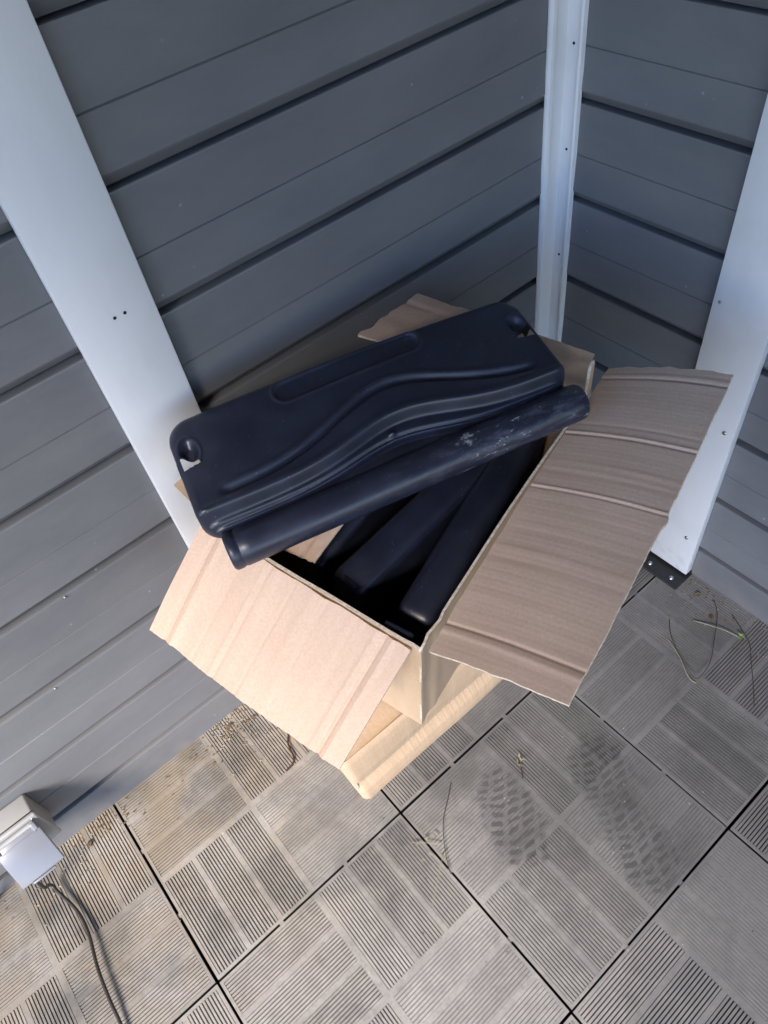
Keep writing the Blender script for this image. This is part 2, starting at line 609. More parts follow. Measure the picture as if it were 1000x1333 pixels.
SEP = 0.0046
CR = 0.0060
RL = TS / 2 - 0.0022 - 0.005 - CR
RW = (RL - 4 * SEP) / 3


def tile_mesh():
    bm = bmesh.new()
    g = 0.0022           # half of the joint
    a, b = g, TS - g
    bm_box(bm, (a, a, -0.022), (b, b, BZ), mat=1)
    # border, cross
    bd = 0.0050
    bm_box(bm, (a, a, BZ - 0.001), (b, a + bd, 0), mat=0)
    bm_box(bm, (a, b - bd, BZ - 0.001), (b, b, 0), mat=0)
    bm_box(bm, (a, a + bd, BZ - 0.001), (a + bd, b - bd, 0), mat=0)
    bm_box(bm, (b - bd, a + bd, BZ - 0.001), (b, b - bd, 0), mat=0)
    h = TS / 2
    bm_box(bm, (h - CR, a + bd, BZ - 0.001), (h + CR, b - bd, 0), mat=0)
    bm_box(bm, (a + bd, h - CR, BZ - 0.001), (h - CR, h + CR, 0), mat=0)
    bm_box(bm, (h + CR, h - CR, BZ - 0.001), (b - bd, h + CR, 0), mat=0)
    # flat bands between the ribbed panels of each quarter
    for qx in (0, 1):
        for qy in (0, 1):
            x0 = a + bd if qx == 0 else h + CR
            x1 = h - CR if qx == 0 else b - bd
            y0 = a + bd if qy == 0 else h + CR
            y1 = h - CR if qy == 0 else b - bd
            for k in (1, 2):
                if qx == qy:
                    m = (x0 + x1) / 2 + (k - 1.5) * (RW + 2 * SEP)
                    bm_box(bm, (m - SEP, y0, BZ - 0.001), (m + SEP, y1, -0.0002), mat=0)
                else:
                    m = (y0 + y1) / 2 + (k - 1.5) * (RW + 2 * SEP)
                    bm_box(bm, (x0, m - SEP, BZ - 0.001), (x1, m + SEP, -0.0002), mat=0)
    # little moulded catches bridging the joint
    for k in (0.13, 0.27):
        bm_box(bm, (b, k - 0.004, -0.010), (b + 2 * g, k + 0.004, -0.0012), mat=0)
        bm_box(bm, (k - 0.004, b, -0.010), (k + 0.004, b + 2 * g, -0.0012), mat=0)
    me = bpy.data.meshes.new('deck_tile')
    bmesh.ops.recalc_face_normals(bm, faces=bm.faces)
    bm.to_mesh(me)
    bm.free()
    return me





def rib_mesh(base_mat, depth, name, seed):
    """ten ribs running along y, centred on the origin, top at z = 0"""
    rnd = random.Random(seed)
    verts = []
    faces = []
    mi = []
    n = 10
    pitch = RW / n
    verts += [(-RW / 2, -RL / 2, -depth), (RW / 2, -RL / 2, -depth), (RW / 2, RL / 2, -depth), (-RW / 2, RL / 2, -depth)]
    faces.append((0, 1, 2, 3)); mi.append(1)
    for i in range(n):
        c = -RW / 2 + pitch * (i + 0.5)
        w0 = pitch * 0.39; w1 = pitch * 0.31
        t = -0.0003 - rnd.random() * 0.0002
        k = len(verts)
        y0, y1 = -RL / 2, RL / 2
        verts += [(c - w0, y0, -depth), (c + w0, y0, -depth), (c + w0, y1, -depth), (c - w0, y1, -depth),
                  (c - w1, y0 + 0.0005, t), (c + w1, y0 + 0.0005, t), (c + w1, y1 - 0.0005, t), (c - w1, y1 - 0.0005, t)]
        for f in ((4, 5, 6, 7), (0, 1, 5, 4), (1, 2, 6, 5), (2, 3, 7, 6), (3, 0, 4, 7)):
            faces.append(tuple(k + q for q in f)); mi.append(0)
    me = bpy.data.meshes.new(name)
    me.from_pydata(verts, [], faces)
    me.materials.append(TILE)
    me.materials.append(base_mat)
    for i, p in enumerate(me.polygons):
        p.material_index = mi[i]
    me.update()
    return me


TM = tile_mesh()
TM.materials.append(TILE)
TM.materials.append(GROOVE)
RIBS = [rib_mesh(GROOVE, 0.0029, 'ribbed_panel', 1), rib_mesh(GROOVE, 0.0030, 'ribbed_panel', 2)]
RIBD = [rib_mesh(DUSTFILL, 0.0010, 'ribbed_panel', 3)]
# quarters whose grooves are packed with dust: (tile i, tile j, quarter x, quarter y)
DUSTY = {(1, 1, 1, 0), (1, 1, 0, 1), (0, 1, 1, 0), (0, 0, 1, 1), (2, 1, 0, 1), (1, 2, 1, 1), (0, 2, 0, 0), (0, 1, 0, 0),
         (2, 0, 0, 1), (1, 0, 0, 1), (0, 0, 0, 0), (1, 2, 0, 0)}
rt = random.Random(3)
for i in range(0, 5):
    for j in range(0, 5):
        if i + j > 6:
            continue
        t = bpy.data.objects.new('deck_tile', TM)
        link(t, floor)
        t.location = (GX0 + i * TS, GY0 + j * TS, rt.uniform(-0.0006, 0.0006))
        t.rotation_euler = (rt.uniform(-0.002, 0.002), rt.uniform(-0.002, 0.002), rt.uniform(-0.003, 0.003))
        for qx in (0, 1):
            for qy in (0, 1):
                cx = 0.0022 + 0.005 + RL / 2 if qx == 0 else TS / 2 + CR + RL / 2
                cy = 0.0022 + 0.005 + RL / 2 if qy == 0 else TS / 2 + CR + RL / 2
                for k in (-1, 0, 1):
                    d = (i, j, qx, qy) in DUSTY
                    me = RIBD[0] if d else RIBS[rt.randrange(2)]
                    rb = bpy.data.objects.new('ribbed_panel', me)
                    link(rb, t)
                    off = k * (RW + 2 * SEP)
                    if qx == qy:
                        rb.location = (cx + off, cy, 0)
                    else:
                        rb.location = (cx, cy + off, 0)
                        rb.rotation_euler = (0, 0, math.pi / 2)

# ------------------------------------------------------------------ setting: two siding walls
PITCH = 0.15748
Z8 = 0.0817
GAPS = [Z8 + k * PITCH for k in range(0, 15)]


def board_profile(z0, z1):
    """(outward, height) points of one board, front at 0; chamfered lower edge, fine bead at mid height"""
    m = (z0 + z1) / 2
    return [(-0.020, z1 - 0.0003), (-0.0030, z1 - 0.0003), (-0.0006, z1 - 0.0010), (0.0, z1 - 0.0035),
            (0.0, m + 0.0013), (-0.0020, m), (0.0, m - 0.0013),
            (0.0022, z0 + 0.0190), (0.0008, z0 + 0.0165), (-0.0110, z0 + 0.0034), (-0.0118, z0 + 0.0022), (-0.020, z0 + 0.0022)]


def siding(root, axis, length):
    zs = [0.0] + GAPS
    for a in range(len(zs) - 1):
        z0, z1 = zs[a], zs[a + 1]
        if a == 0:
            pr = [(-0.02, z1 - 0.0003), (-0.003, z1 - 0.0003), (-0.0006, z1 - 0.001), (0, z1 - 0.0035), (0, z0 - 0.012), (-0.02, z0 - 0.012)]
        else:
            pr = board_profile(z0, z1)
        verts = []
        jx = random.uniform(-0.0006, 0.0006)
        for s in (0.0, length):
            for (o, z) in pr:
                verts.append((s, o + jx, z) if axis == 'x' else (o + jx, s, z))
        n = len(pr)
        faces = []
        for k in range(n):
            f = (k, (k + 1) % n, n + (k + 1) % n, n + k)
            faces.append(f if axis == 'y' else f[::-1])
        faces.append(tuple(range(n)))
        faces.append(tuple(range(2 * n - 1, n - 1, -1)))
        mesh_obj('siding_board', verts, faces, SIDING, root)


wa = empty('siding_wall')
tag(wa, 'long grey horizontal board wall on the left, with the socket near its foot', 'wall')
siding(wa, 'x', 3.4)
wb = empty('siding_wall')
tag(wb, 'short bluish grey board wall on the right behind the open box flap', 'wall')
siding(wb, 'y', 3.0)
# backing behind the boards, a part of each wall
for root, lo, hi in ((wa, (-0.06, -0.06, -0.02), (3.4, -0.0205, 2.28)), (wb, (-0.06, -0.0195, -0.02), (-0.0205, 3.0, 2.28))):
    bm = bmesh.new(); bm_box(bm, lo, hi)
    bm_obj('wall_backing', bm, SUB, root)


def screw(parent, c, n, r=0.0035, m=STEEL):
    n = Vector(n)
    a = n.orthogonal().normalized(); b = n.cross(a)
    c = Vector(c)
    verts = []
    faces = []
    rings = ((1.0, 0.0), (0.85, 0.45), (0.45, 0.62), (0.0, 0.66))
    for (k, h) in rings[:-1]:
        for i in range(10):
            an = i * math.pi / 5
            verts.append(c + (a * math.cos(an) + b * math.sin(an)) * r * k + n * r * h)
    verts.append(c + n * r * 0.5)
    for q in range(2):
        for i in range(10):
            faces.append((q * 10 + i, q * 10 + (i + 1) % 10, q * 10 + 10 + (i + 1) % 10, q * 10 + 10 + i))
    for i in range(10):
        faces.append((20 + i, 20 + (i + 1) % 10, 30))
    return mesh_obj('screw', verts, faces, m, parent, True)


def screw_hole(parent, c, n, r=0.0022):
    n = Vector(n); a = n.orthogonal().normalized(); b = n.cross(a); c = Vector(c)
    verts = [c + (a * math.cos(i * math.pi / 5) + b * math.sin(i * math.pi / 5)) * r + n * 0.0004 for i in range(10)]
    return mesh_obj('screw_hole', verts, [tuple(range(10))], DARK, parent)


def trim_board(label, lo, hi, axis):
    bm = bmesh.new()
    bm_box(bm, lo, hi, 0.0022, 2)
    o = bm_obj('trim_board', bm, WHITE, None, 35)
    tag(o, label, 'trim board', 'flat white trim boards')
    return o


ta = trim_board('wide white trim board on the left wall, leaning tall behind the left box flap', (0.734, 0.0004, -0.002), (0.836, 0.0150, 2.27), 'x')
tb = trim_board('white trim board on the right wall ending just above the black bracket', (0.0004, 0.333, 0.012), (0.0205, 0.431, 2.27), 'y')
for (x, z) in ((0.7855, 0.905), (0.7722, 0.905)):
    screw_hole(ta, (x, 0.0150, z), (0, 1, 0))
for (y, z) in ((0.4146, 0.4275), (0.4080, 0.1240)):
    screw(tb, (0.0205, y, z), (1, 0, 0), 0.0042)
screw(tb, (0.0205, 0.345, 0.66), (1, 0, 0), 0.0030)

for (x, z) in ((1.048, Z8 + 4 * PITCH), (1.020, Z8 + 3 * PITCH), (1.115, Z8 + 2 * PITCH)):
    screw(wa, (x, 0.0006, z - 0.004), (0, 1, 0), 0.0022)

# inside corner profile
prof = [(0.0004, 0.0004), (0.043, 0.0004), (0.0435, 0.004), (0.0415, 0.0095), (0.036, 0.0105), (0.0325, 0.0075), (0.0075, 0.0065),
        (0.0062, 0.0072), (0.0062, 0.028), (0.0090, 0.0300), (0.0098, 0.0335), (0.0085, 0.0365), (0.0004, 0.0372)]
verts = [(x, y, z) for z in (0.0, 2.27) for (x, y) in prof]
n = len(prof)
faces = [((k + 1) % n, k, n + k, n + (k + 1) % n) for k in range(n)] + [tuple(range(n)), tuple(range(2 * n - 1, n - 1, -1))]
corner = mesh_obj('corner_trim', verts, faces, WHITE)
tag(corner, 'narrow white L shaped corner trim standing where the two grey walls meet', 'corner trim')
for z in (0.796, 0.606, 0.95):
    screw(corner, (0.0063, 0.020, z), (1, 0, 0), 0.0022, DARK)

# black foot bracket under the right trim
br = empty('foot_bracket', (0.04, 0.385, 0))
tag(br, 'small black steel bracket with two bolts on the floor under the right trim board', 'bracket')
bm = bmesh.new()
bm_box(bm, (0.001, 0.336, 0.001), (0.060, 0.436, 0.0050), 0.001, 1)
bm_obj('base_plate', bm, BRACK, br)
bm = bmesh.new()
bm_box(bm, (0.001, 0.338, 0.0052), (0.0065, 0.433, 0.0115), 0.0005, 1)
bm_obj('upright_plate', bm, BRACK, br)
for y in (0.358, 0.412):
    s = screw(br, (0.042, y, 0.005), (0, 0, 1), 0.0055)
    s.name = 'bolt'

# porch ceiling above the corner (not in frame; it shades the corner from the zenith)
bm = bmesh.new()
bm_box(bm, (-0.06, -0.06, 2.29), (2.66, 5.0, 2.35))
ce = bm_obj('ceiling', bm, mat_simple('grey_soffit', (0.25, 0.25, 0.25), 0.7, 0.3))
tag(ce, kind='structure')

# ------------------------------------------------------------------ lower, squashed cardboard box
lb = empty('cardboard_box', (0.56, 0.18, 0))
tag(lb, 'squashed closed cardboard box lying on the floor tiles beneath the open box', 'cardboard box', 'cardboard boxes')
XL, XR = 0.826, 0.310
YB, YF = 0.026, 0.329


def front_wall():
    nu, nv = 120, 40
    verts = []
    uvs = []
    faces = []
    mi = []
    prf = [(0.000, 0.000), (0.0015, 0.02), (-0.001, 0.045), (-0.0095, 0.063), (-0.0120, 0.072), (-0.006, 0.086), (0.001, 0.125), (0.003, 0.165), (0.0015, 0.185), (-0.004, 0.192)]
    L = [0]
    for a, b in zip(prf, prf[1:]):
        L.append(L[-1] + math.hypot(a[0] - b[0], a[1] - b[1]))
    for j in range(nv + 1):
        s = L[-1] * j / nv
        k = max(i for i in range(len(L) - 1) if L[i] <= s + 1e-9)
        f = (s - L[k]) / (L[k + 1] - L[k])
        o = prf[k][0] * (1 - f) + prf[k + 1][0] * f
        z = prf[k][1] * (1 - f) + prf[k + 1][1] * f
        for i in range(nu + 1):
            u = i / nu
            x = XL + (XR - XL) * u
            rip = 0.0012 * math.sin(x * 2 * math.pi / 0.0115 + 1.5 * nz(x * 9, z * 14)) * math.exp(-((z - 0.072) / 0.045) ** 2) * (0.5 + nz(x * 14, 3.1))
            yy = YF + o + rip + 0.003 * nz(x * 6, z * 8, 2)
            zz = z + (0.010 * (1 - u) if z > 0.15 else 0.0) * (z - 0.15) / 0.04 + 0.002 * nz(x * 8, 0.3) * (z / 0.19)
            # rounded left end
            e = max(0.0, 1 - (XL - x) / 0.012)
            yy -= 0.010 * e * e
            verts.append((x + (0.018 * (z / 0.19) * (1 - u) ** 6), yy, zz))
            uvs.append((x, z))
    w = nu + 1
    for j in range(nv):
        for i in range(nu):
            a = j * w + i
            faces.append((a, a + w, a + w + 1, a + 1)); mi.append(0)
    return mesh_obj('front_wall', verts, faces, [CARD2, CARDE], lb, True, mi, uvs)


front_wall()
sheet('side_wall', [(XL - 0.004, YB, 0.001), (XL - 0.002, YF - 0.008, 0.001), (XL + 0.016, YF - 0.010, 0.196), (XL + 0.004, YB, 0.23)], 20, 14, 0.004, (1, 0, 0),
      lambda u, v: 0.006 * math.sin(v * 3.1) * math.sin(u * 3.1) + 0.002 * nz(u * 5, v * 4), lb, [CARD2, CARDE])
sheet('side_wall', [(XR, YB, 0.001), (XR, YF - 0.006, 0.001), (XR, YF - 0.008, 0.19), (XR, YB, 0.23)], 8, 8, 0.004, (-1, 0, 0), None, lb, [CARD2, CARDE])
sheet('back_wall', [(XL, YB, 0.001), (XR, YB, 0.001), (XR, YB, 0.23), (XL, YB, 0.23)], 8, 8, 0.004, (0, -1, 0), None, lb, [CARD2, CARDE])
sheet('top_flap', [(XL + 0.016, YF - 0.005, 0.2010), (XR, YF - 0.005, 0.191), (XR, 0.185, 0.214), (XL + 0.01, 0.185, 0.222)], 40, 16, 0.004, (0, 0, 1),
      lambda u, v: 0.002 * nz(u * 7, v * 3) - crease(v, 0.07, 0.0015, 0.03), lb, [CARD2, CARDE])
sheet('top_flap', [(XL + 0.006, YB + 0.002, 0.2210), (XR, YB + 0.002, 0.224), (XR, 0.182, 0.216), (XL + 0.01, 0.182, 0.2235)], 20, 10, 0.004, (0, 0, 1),
      lambda u, v: 0.001 * nz(u * 7, v * 3), lb, [CARD2, CARDE])

# ------------------------------------------------------------------ upper, open cardboard box
N_ = Vector((0.729, 0.447, 0.615)); L_ = Vector((0.820, 0.130, 0.672)); R_ = Vector((0.313, 0.337, 0.670)); B_ = Vector((0.4812, 0.0896, 0.7068))
DN = Vector((0.698, 0.364, 0.207)); DL = Vector((0.789, 0.052, 0.252)); DR = Vector((0.292, 0.254, 0.250)); DB = Vector((0.440, 0.030, 0.290))
UP = Vector((0.0742, 0.1988, 0.9772))
ob = empty('cardboard_box', (0.6, 0.3, 0.2))
tag(ob, 'open cardboard box with flaps spread wide, full of black plastic parts', 'cardboard box', 'cardboard boxes')


def wav(seed, amp=0.002):
    return lambda u, v: amp * nz(u * 4 + seed, v * 3) + 0.0006 * nz(u * 30, v * 2, seed)


ctr = (N_ + L_ + R_ + B_) / 4
TH = 0.0032
NT = Vector((0.7310, 0.4490, 0.6170)); LT = Vector((0.8255, 0.1352, 0.6680)); RT = Vector((0.3080, 0.3430, 0.6735))
sheet('wall', [DN, DL, LT, NT], 24, 24, TH, (1, 0.3, 0), lambda u, v: 0.0015 * nz(u * 4, v * 3) + crease(u, 0.05, -0.001, 0.02), ob, [CARD2, CARDE])
sheet('wall', [DN, DR, RT, NT], 40, 24, TH, (0, 1, 0), lambda u, v: 0.0015 * nz(u * 4 + 5, v * 3) + crease(u, 0.055, -0.0025, 0.012) + crease(u, 0.10, 0.0015, 0.010) - 0.005 * math.sin(u * math.pi) * v, ob, [CARD2, CARDE])
sheet('wall', [DR, DB, B_, R_], 12, 12, TH, (-1, 0, 0), None, ob, [CARD2, CARDE])
sheet('wall', [DL, DB, B_, L_], 12, 12, TH, (0, -1, 0), None, ob, [CARD2, CARDE])
sheet('bottom', [DN, DR, DB, DL], 6, 6, TH, (0, 0, -1), None, ob, [CARD2, CARDE])


def flap_a(u, v):
    d = 0.0020 * nz(u * 5, v * 2.5, 1) + 0.0004 * nz(u * 34, v * 1.5, 2)
    k = 0.6 + 0.4 * nz(v * 2.6, u * 3.0, 8)
    d += crease(u, 0.105, -0.0034, 0.008) + crease(u, 0.075, 0.0022, 0.010) + crease(u, 0.145, 0.0012, 0.010)
    d += crease(u, 0.915, -0.0032, 0.008) + crease(u, 0.885, 0.0018, 0.009)
    d += (crease(u, 0.52, -0.0016, 0.007) + crease(u, 0.64, -0.0018, 0.008) + crease(u, 0.665, 0.0014, 0.008)) * k
    d += (crease(u, 0.37, -0.0010, 0.010) + crease(u, 0.43, 0.0008, 0.009) + crease(u, 0.76, -0.0012, 0.008)) * k
    d += 0.010 * math.sin(math.pi * u) * v * v - 0.004 * v * v
    d += 0.006 * max(0, u - 0.85) / 0.15 * v
    return d


def edge_a(u, v):
    return (0.0, (0.0009 * nz(u * 12, 4.4) + 0.0004 * nz(u * 90, 1.4)) * (v > 0.98) + 0.002 * nz(u * 14, 9.2) * (v < 0.02))


sheet('flap', [(0.7377, 0.4379, 0.6135), (0.8264, 0.1355, 0.6665), (0.9549, 0.1533, 0.5692), (0.8784, 0.4494, 0.5100)], 220, 40, 0.0045, (1, 0.3, 0.9),
      flap_a, ob, [CARD, CARDE], edge_a)


def flap_b(u, v):
    d = 0.0016 * nz(u * 5, v * 2.0, 7) + 0.0002 * nz(u * 46, v * 1.2, 2)
    k = 0.55 + 0.45 * nz(v * 2.2, u * 3.0, 4)
    d += crease(u, 0.085, -0.0015, 0.004) + crease(u, 0.065, 0.0009, 0.010)
    d += (crease(u, 0.30, -0.0005, 0.008) + crease(u, 0.335, 0.0005, 0.010) + crease(u, 0.395, -0.0004, 0.010)) * k
    d += crease(u, 0.535, -0.0010, 0.003) + crease(u, 0.5425, 0.0010, 0.0035) + crease(u, 0.60, -0.0005, 0.006) * k
    d += crease(u, 0.635, 0.0005, 0.006) * k
    d += crease(u, 0.735, -0.0014, 0.003) + crease(u, 0.743, 0.0010, 0.0035) + crease(u, 0.775, -0.0008, 0.005) * k
    d += crease(u, 0.955, -0.0013, 0.0035) + crease(u, 0.968, 0.0006, 0.006)
    d += -0.012 * math.sin(math.pi * u) * v + 0.006 * math.sin(math.pi * v)
    return d


def edge_b(u, v):
    t = 0.0009 * nz(u * 14, 8.4) + 0.0004 * nz(u * 90, 1.4)
    kink = 0.004 * math.exp(-((u - 0.52) / 0.02) ** 2)
    a = 0.0
    if u > 0.985:
        a = 0.004 * nz(v * 9, 2.2) + 0.0015 * nz(v * 40, 5.2)
    if u < 0.015:
        a = 0.0014 * nz(v * 9, 6.2)
    return (a, (t + kink) * (v > 0.98) + (0.0014 * nz(u * 12, 3.3) + - 0.004 * math.sin(math.pi * u)) * (1 - v) ** 3)


sheet('flap', [(0.7242, 0.4543, 0.6168), (0.2639, 0.3303, 0.6774), (0.2009, 0.4748, 0.7085), (0.6724, 0.6152, 0.6483)], 320, 40, 0.0045, (0, -0.4, 1),
      flap_b, ob, [CARD, CARDE], edge_b)


def edge_c(u, v):
    return (0.006 * nz(v * 7, 1.2) * (u > 0.97) - 0.003 * nz(v * 6, 3.2) * (u < 0.03), 0.0012 * nz(u * 24, 2.1) * (v > 0.97))


sheet('flap', [(0.3130, 0.3340, 0.6700), (0.4770, 0.0420, 0.7130), (0.3500, 0.0300, 0.7120), (0.2580, 0.3010, 0.6830)], 60, 30, 0.0045, (0, 0, 1),
      lambda u, v: 0.002 * nz(u * 5, v * 4, 3) + crease(v, 0.78, -0.0022, 0.03) * (u > 0.3) + crease(u, 0.80, -0.0018, 0.03) + crease(u, 0.70, 0.0015, 0.04) * v, ob, [CARD, CARDE], edge_c)
sheet('flap', [(0.8190, 0.1285, 0.6725), (0.5200, 0.0935, 0.7035), (0.7000, 0.0300, 0.6680), (0.8165, 0.0310, 0.6490)], 40, 10, 0.0045, (0, 0, 1),
      lambda u, v: 0.001 * nz(u * 5, v * 4, 5), ob, [CARD2, CARDE])
# torn glue tab standing at the far right corner
sheet('glue_tab', [R_ + Vector((0.002, 0.0, -0.02)), R_ + Vector((0.020, 0.006, -0.02)), R_ + Vector((0.012, 0.004, 0.052)), R_ + Vector((0.0, 0, 0.058))], 4, 8, 0.004, (0, -1, 0.2), None, ob, [CARD2, CARDE])
# loose inner liner showing beside the slats
sheet('liner', [(0.7466, 0.2605, 0.6207), (0.7641, 0.2217, 0.6271), (0.700, 0.190, 0.640), (0.6800, 0.2420, 0.6290)], 16, 16, 0.003, (0, 0, 1),
      lambda u, v: 0.004 * math.sin(u * 3.0) + 0.001 * nz(u * 6, v * 5) - crease(u, 0.45, 0.004, 0.08), ob, [CARD, CARDE],
      lambda u, v: (0.0, 0.002 * nz(u * 9, 1.1)))


# ------------------------------------------------------------------ black plastic lid panel
def lid_panel():
    O = Vector((0.7882, 0.0660, 0.7650))
    S = Vector((-0.9594, 0.2821, 0.0)); T = Vector((0.2782, 0.9461, -0.1660)); Nn = Vector((0.0468, 0.1593, 0.9861))
    s0, s1, t0, t1 = -0.016, 0.488, -0.012, 0.157
    rad = 0.031
    DEP = -0.040
    ns, nt_ = 300, 160

    def g(x, c, w):
        return math.exp(-0.5 * ((x - c) / w) ** 2)

    def sm(a, b, x):
        k = min(1, max(0, (x - a) / (b - a)))
        return k * k * (3 - 2 * k)

    def sdf_round(s, t):
        hx, hy = (s1 - s0) / 2 - rad, (t1 - t0) / 2 - rad
        x = abs(s - (s0 + s1) / 2) - hx
        y = abs(t - (t0 + t1) / 2) - hy
        return -(math.hypot(max(x, 0), max(y, 0)) + min(max(x, y), 0) - rad)     # distance inside

    def seg_d(s, t, a, b):
        ax, ay = a; bx, by = b
        k = ((s - ax) * (bx - ax) + (t - ay) * (by - ay)) / ((bx - ax) ** 2 + (by - ay) ** 2)
        k = min(1, max(0, k))
        return math.hypot(s - ax - k * (bx - ax), t - ay - k * (by - ay))

    def h(s, t):
        e1 = 0.1365 - 0.033 * g(s, 0.262, 0.066)
        e2 = 0.1500 - 0.024 * g(s, 0.250, 0.060)
        rg = 0.1150 - 0.061 * g(s, 0.264, 0.080)
        z = 0.0
        # swept groove with a raised far lip
        on = sm(0.018, 0.034, s) * (1 - sm(0.440, 0.458, s))
        z += on * (0.0020 * math.exp(-((t - rg + 0.0035) / 0.0045) ** 2) - 0.0046 * math.exp(-((t - rg - 0.0048) / 0.0050) ** 2))
        # rolled edge, then step, then outer step
        z += 0.0016 * math.exp(-((t - e1 + 0.004) / 0.004) ** 2)
        z -= 0.0170 * sm(e1 - 0.001, e1 + 0.0085, t)
        z -= 0.0055 * math.exp(-((t - e2) / 0.0022) ** 2)
        z -= 0.0150 * sm(e2 + 0.0005, e2 + 0.006, t)
        # long stadium recess
        d = seg_d(s, t, (0.146, 0.0125), (0.322, 0.0085))
        z -= 0.0030 * (1 - sm(0.0115, 0.0160, d))
        z += 0.0016 * math.exp(-((d - 0.0175) / 0.0022) ** 2)
        d2 = math.hypot(s - 0.325, t - 0.0085)
        z -= 0.0014 * (1 - sm(0.006, 0.009, d2))
        # small moulding nib on the outer step
        z += 0.004 * math.exp(-(((s - 0.245) / 0.004) ** 2 + ((t - e2 + 0.004) / 0.004) ** 2))
        # hand grips at both ends
        for c in (0.0045, 0.4675):
            dd = math.hypot((s - c) / 0.0125, (t - 0.044) / 0.0190)
            z -= 0.010 * (1 - sm(0.30, 1.08, dd))
            z += 0.0008 * math.exp(-((dd - 1.15) / 0.10) ** 2)
        z += 0.0010 * nz(s * 9, t * 14)
        # rounded shoulder
        e = sdf_round(s, t)
        R = 0.014
        if e < R:
            k = 1 - max(e, 0) / R
            z -= R * (1 - math.sqrt(max(0, 1 - k * k)))
        return z

    bm = bmesh.new()
    grid = []
    for j in range(nt_ + 1):
        t = t0 + (t1 - t0) * j / nt_
        dy = min(t - t0, t1 - t)
        ins = rad - math.sqrt(max(0, rad * rad - (rad - dy) ** 2)) if dy < rad else 0
        row = []
        for i in range(ns + 1):
            s = (s0 + ins) + (s1 - s0 - 2 * ins) * i / ns
            z = max(h(s, t), DEP + 0.004)
            tp = t - 0.008 * math.sin(math.pi * (s - s0) / (s1 - s0)) * max(0.0, 1 - (t - t0) / 0.08)   # gently arched far edge
            row.append((bm.verts.new(O + S * s + T * tp + Nn * z), s, t))
        grid.append(row)
    for j in range(nt_):
        for i in range(ns):
            a, b, c, d = grid[j][i], grid[j][i + 1], grid[j + 1][i + 1], grid[j + 1][i]
            sm_, tm = (a[1] + c[1]) / 2, (a[2] + c[2]) / 2
            hole = False
            for sg, c0 in ((1, -0.0100), (-1, 0.4820)):
                u = (sm_ - c0) * sg
                if 0.0 < u < 0.0260 and 0.0470 < tm < 0.0700 - 0.16 * u and u < 1.4 * (tm - 0.0430):
                    hole = True
            if not hole:
                bm.faces.new((a[0], b[0], c[0], d[0]))
    # side skirts: pull every open rim straight down
    rim = [e for e in bm.edges if e.is_boundary]
    ret = bmesh.ops.extrude_edge_only(bm, edges=rim)
    for v in [q for q in ret['geom'] if isinstance(q, bmesh.types.BMVert)]:
        r = v.co - O
        zz = r.dot(Nn); s_ = r.dot(S); t_ = r.dot(T)
        target = DEP
        atend = s_ < s0 + 0.004 or s_ > s1 - 0.004
        inner = s0 + 0.005 < s_ < s0 + 0.03 or s1 - 0.03 < s_ < s1 - 0.005
        if inner and 0.045 < t_ < 0.072:
            target = zz - 0.003                      # rim of the grip hole
        elif atend:
            k = max(0.0, 1 - abs(t_ - 0.058) / 0.018)
            target = DEP + (0.029) * min(1, k * 2.5)   # end wall cut away under the grip
        v.co += Nn * (target - zz)
    o = bm_obj('moulded_board', bm, PLASTIC, None, 80)
    tag(o, 'broad black plastic board with a wavy ridge and hand grips lying across the open box', 'plastic board')
    return o


lid_panel()


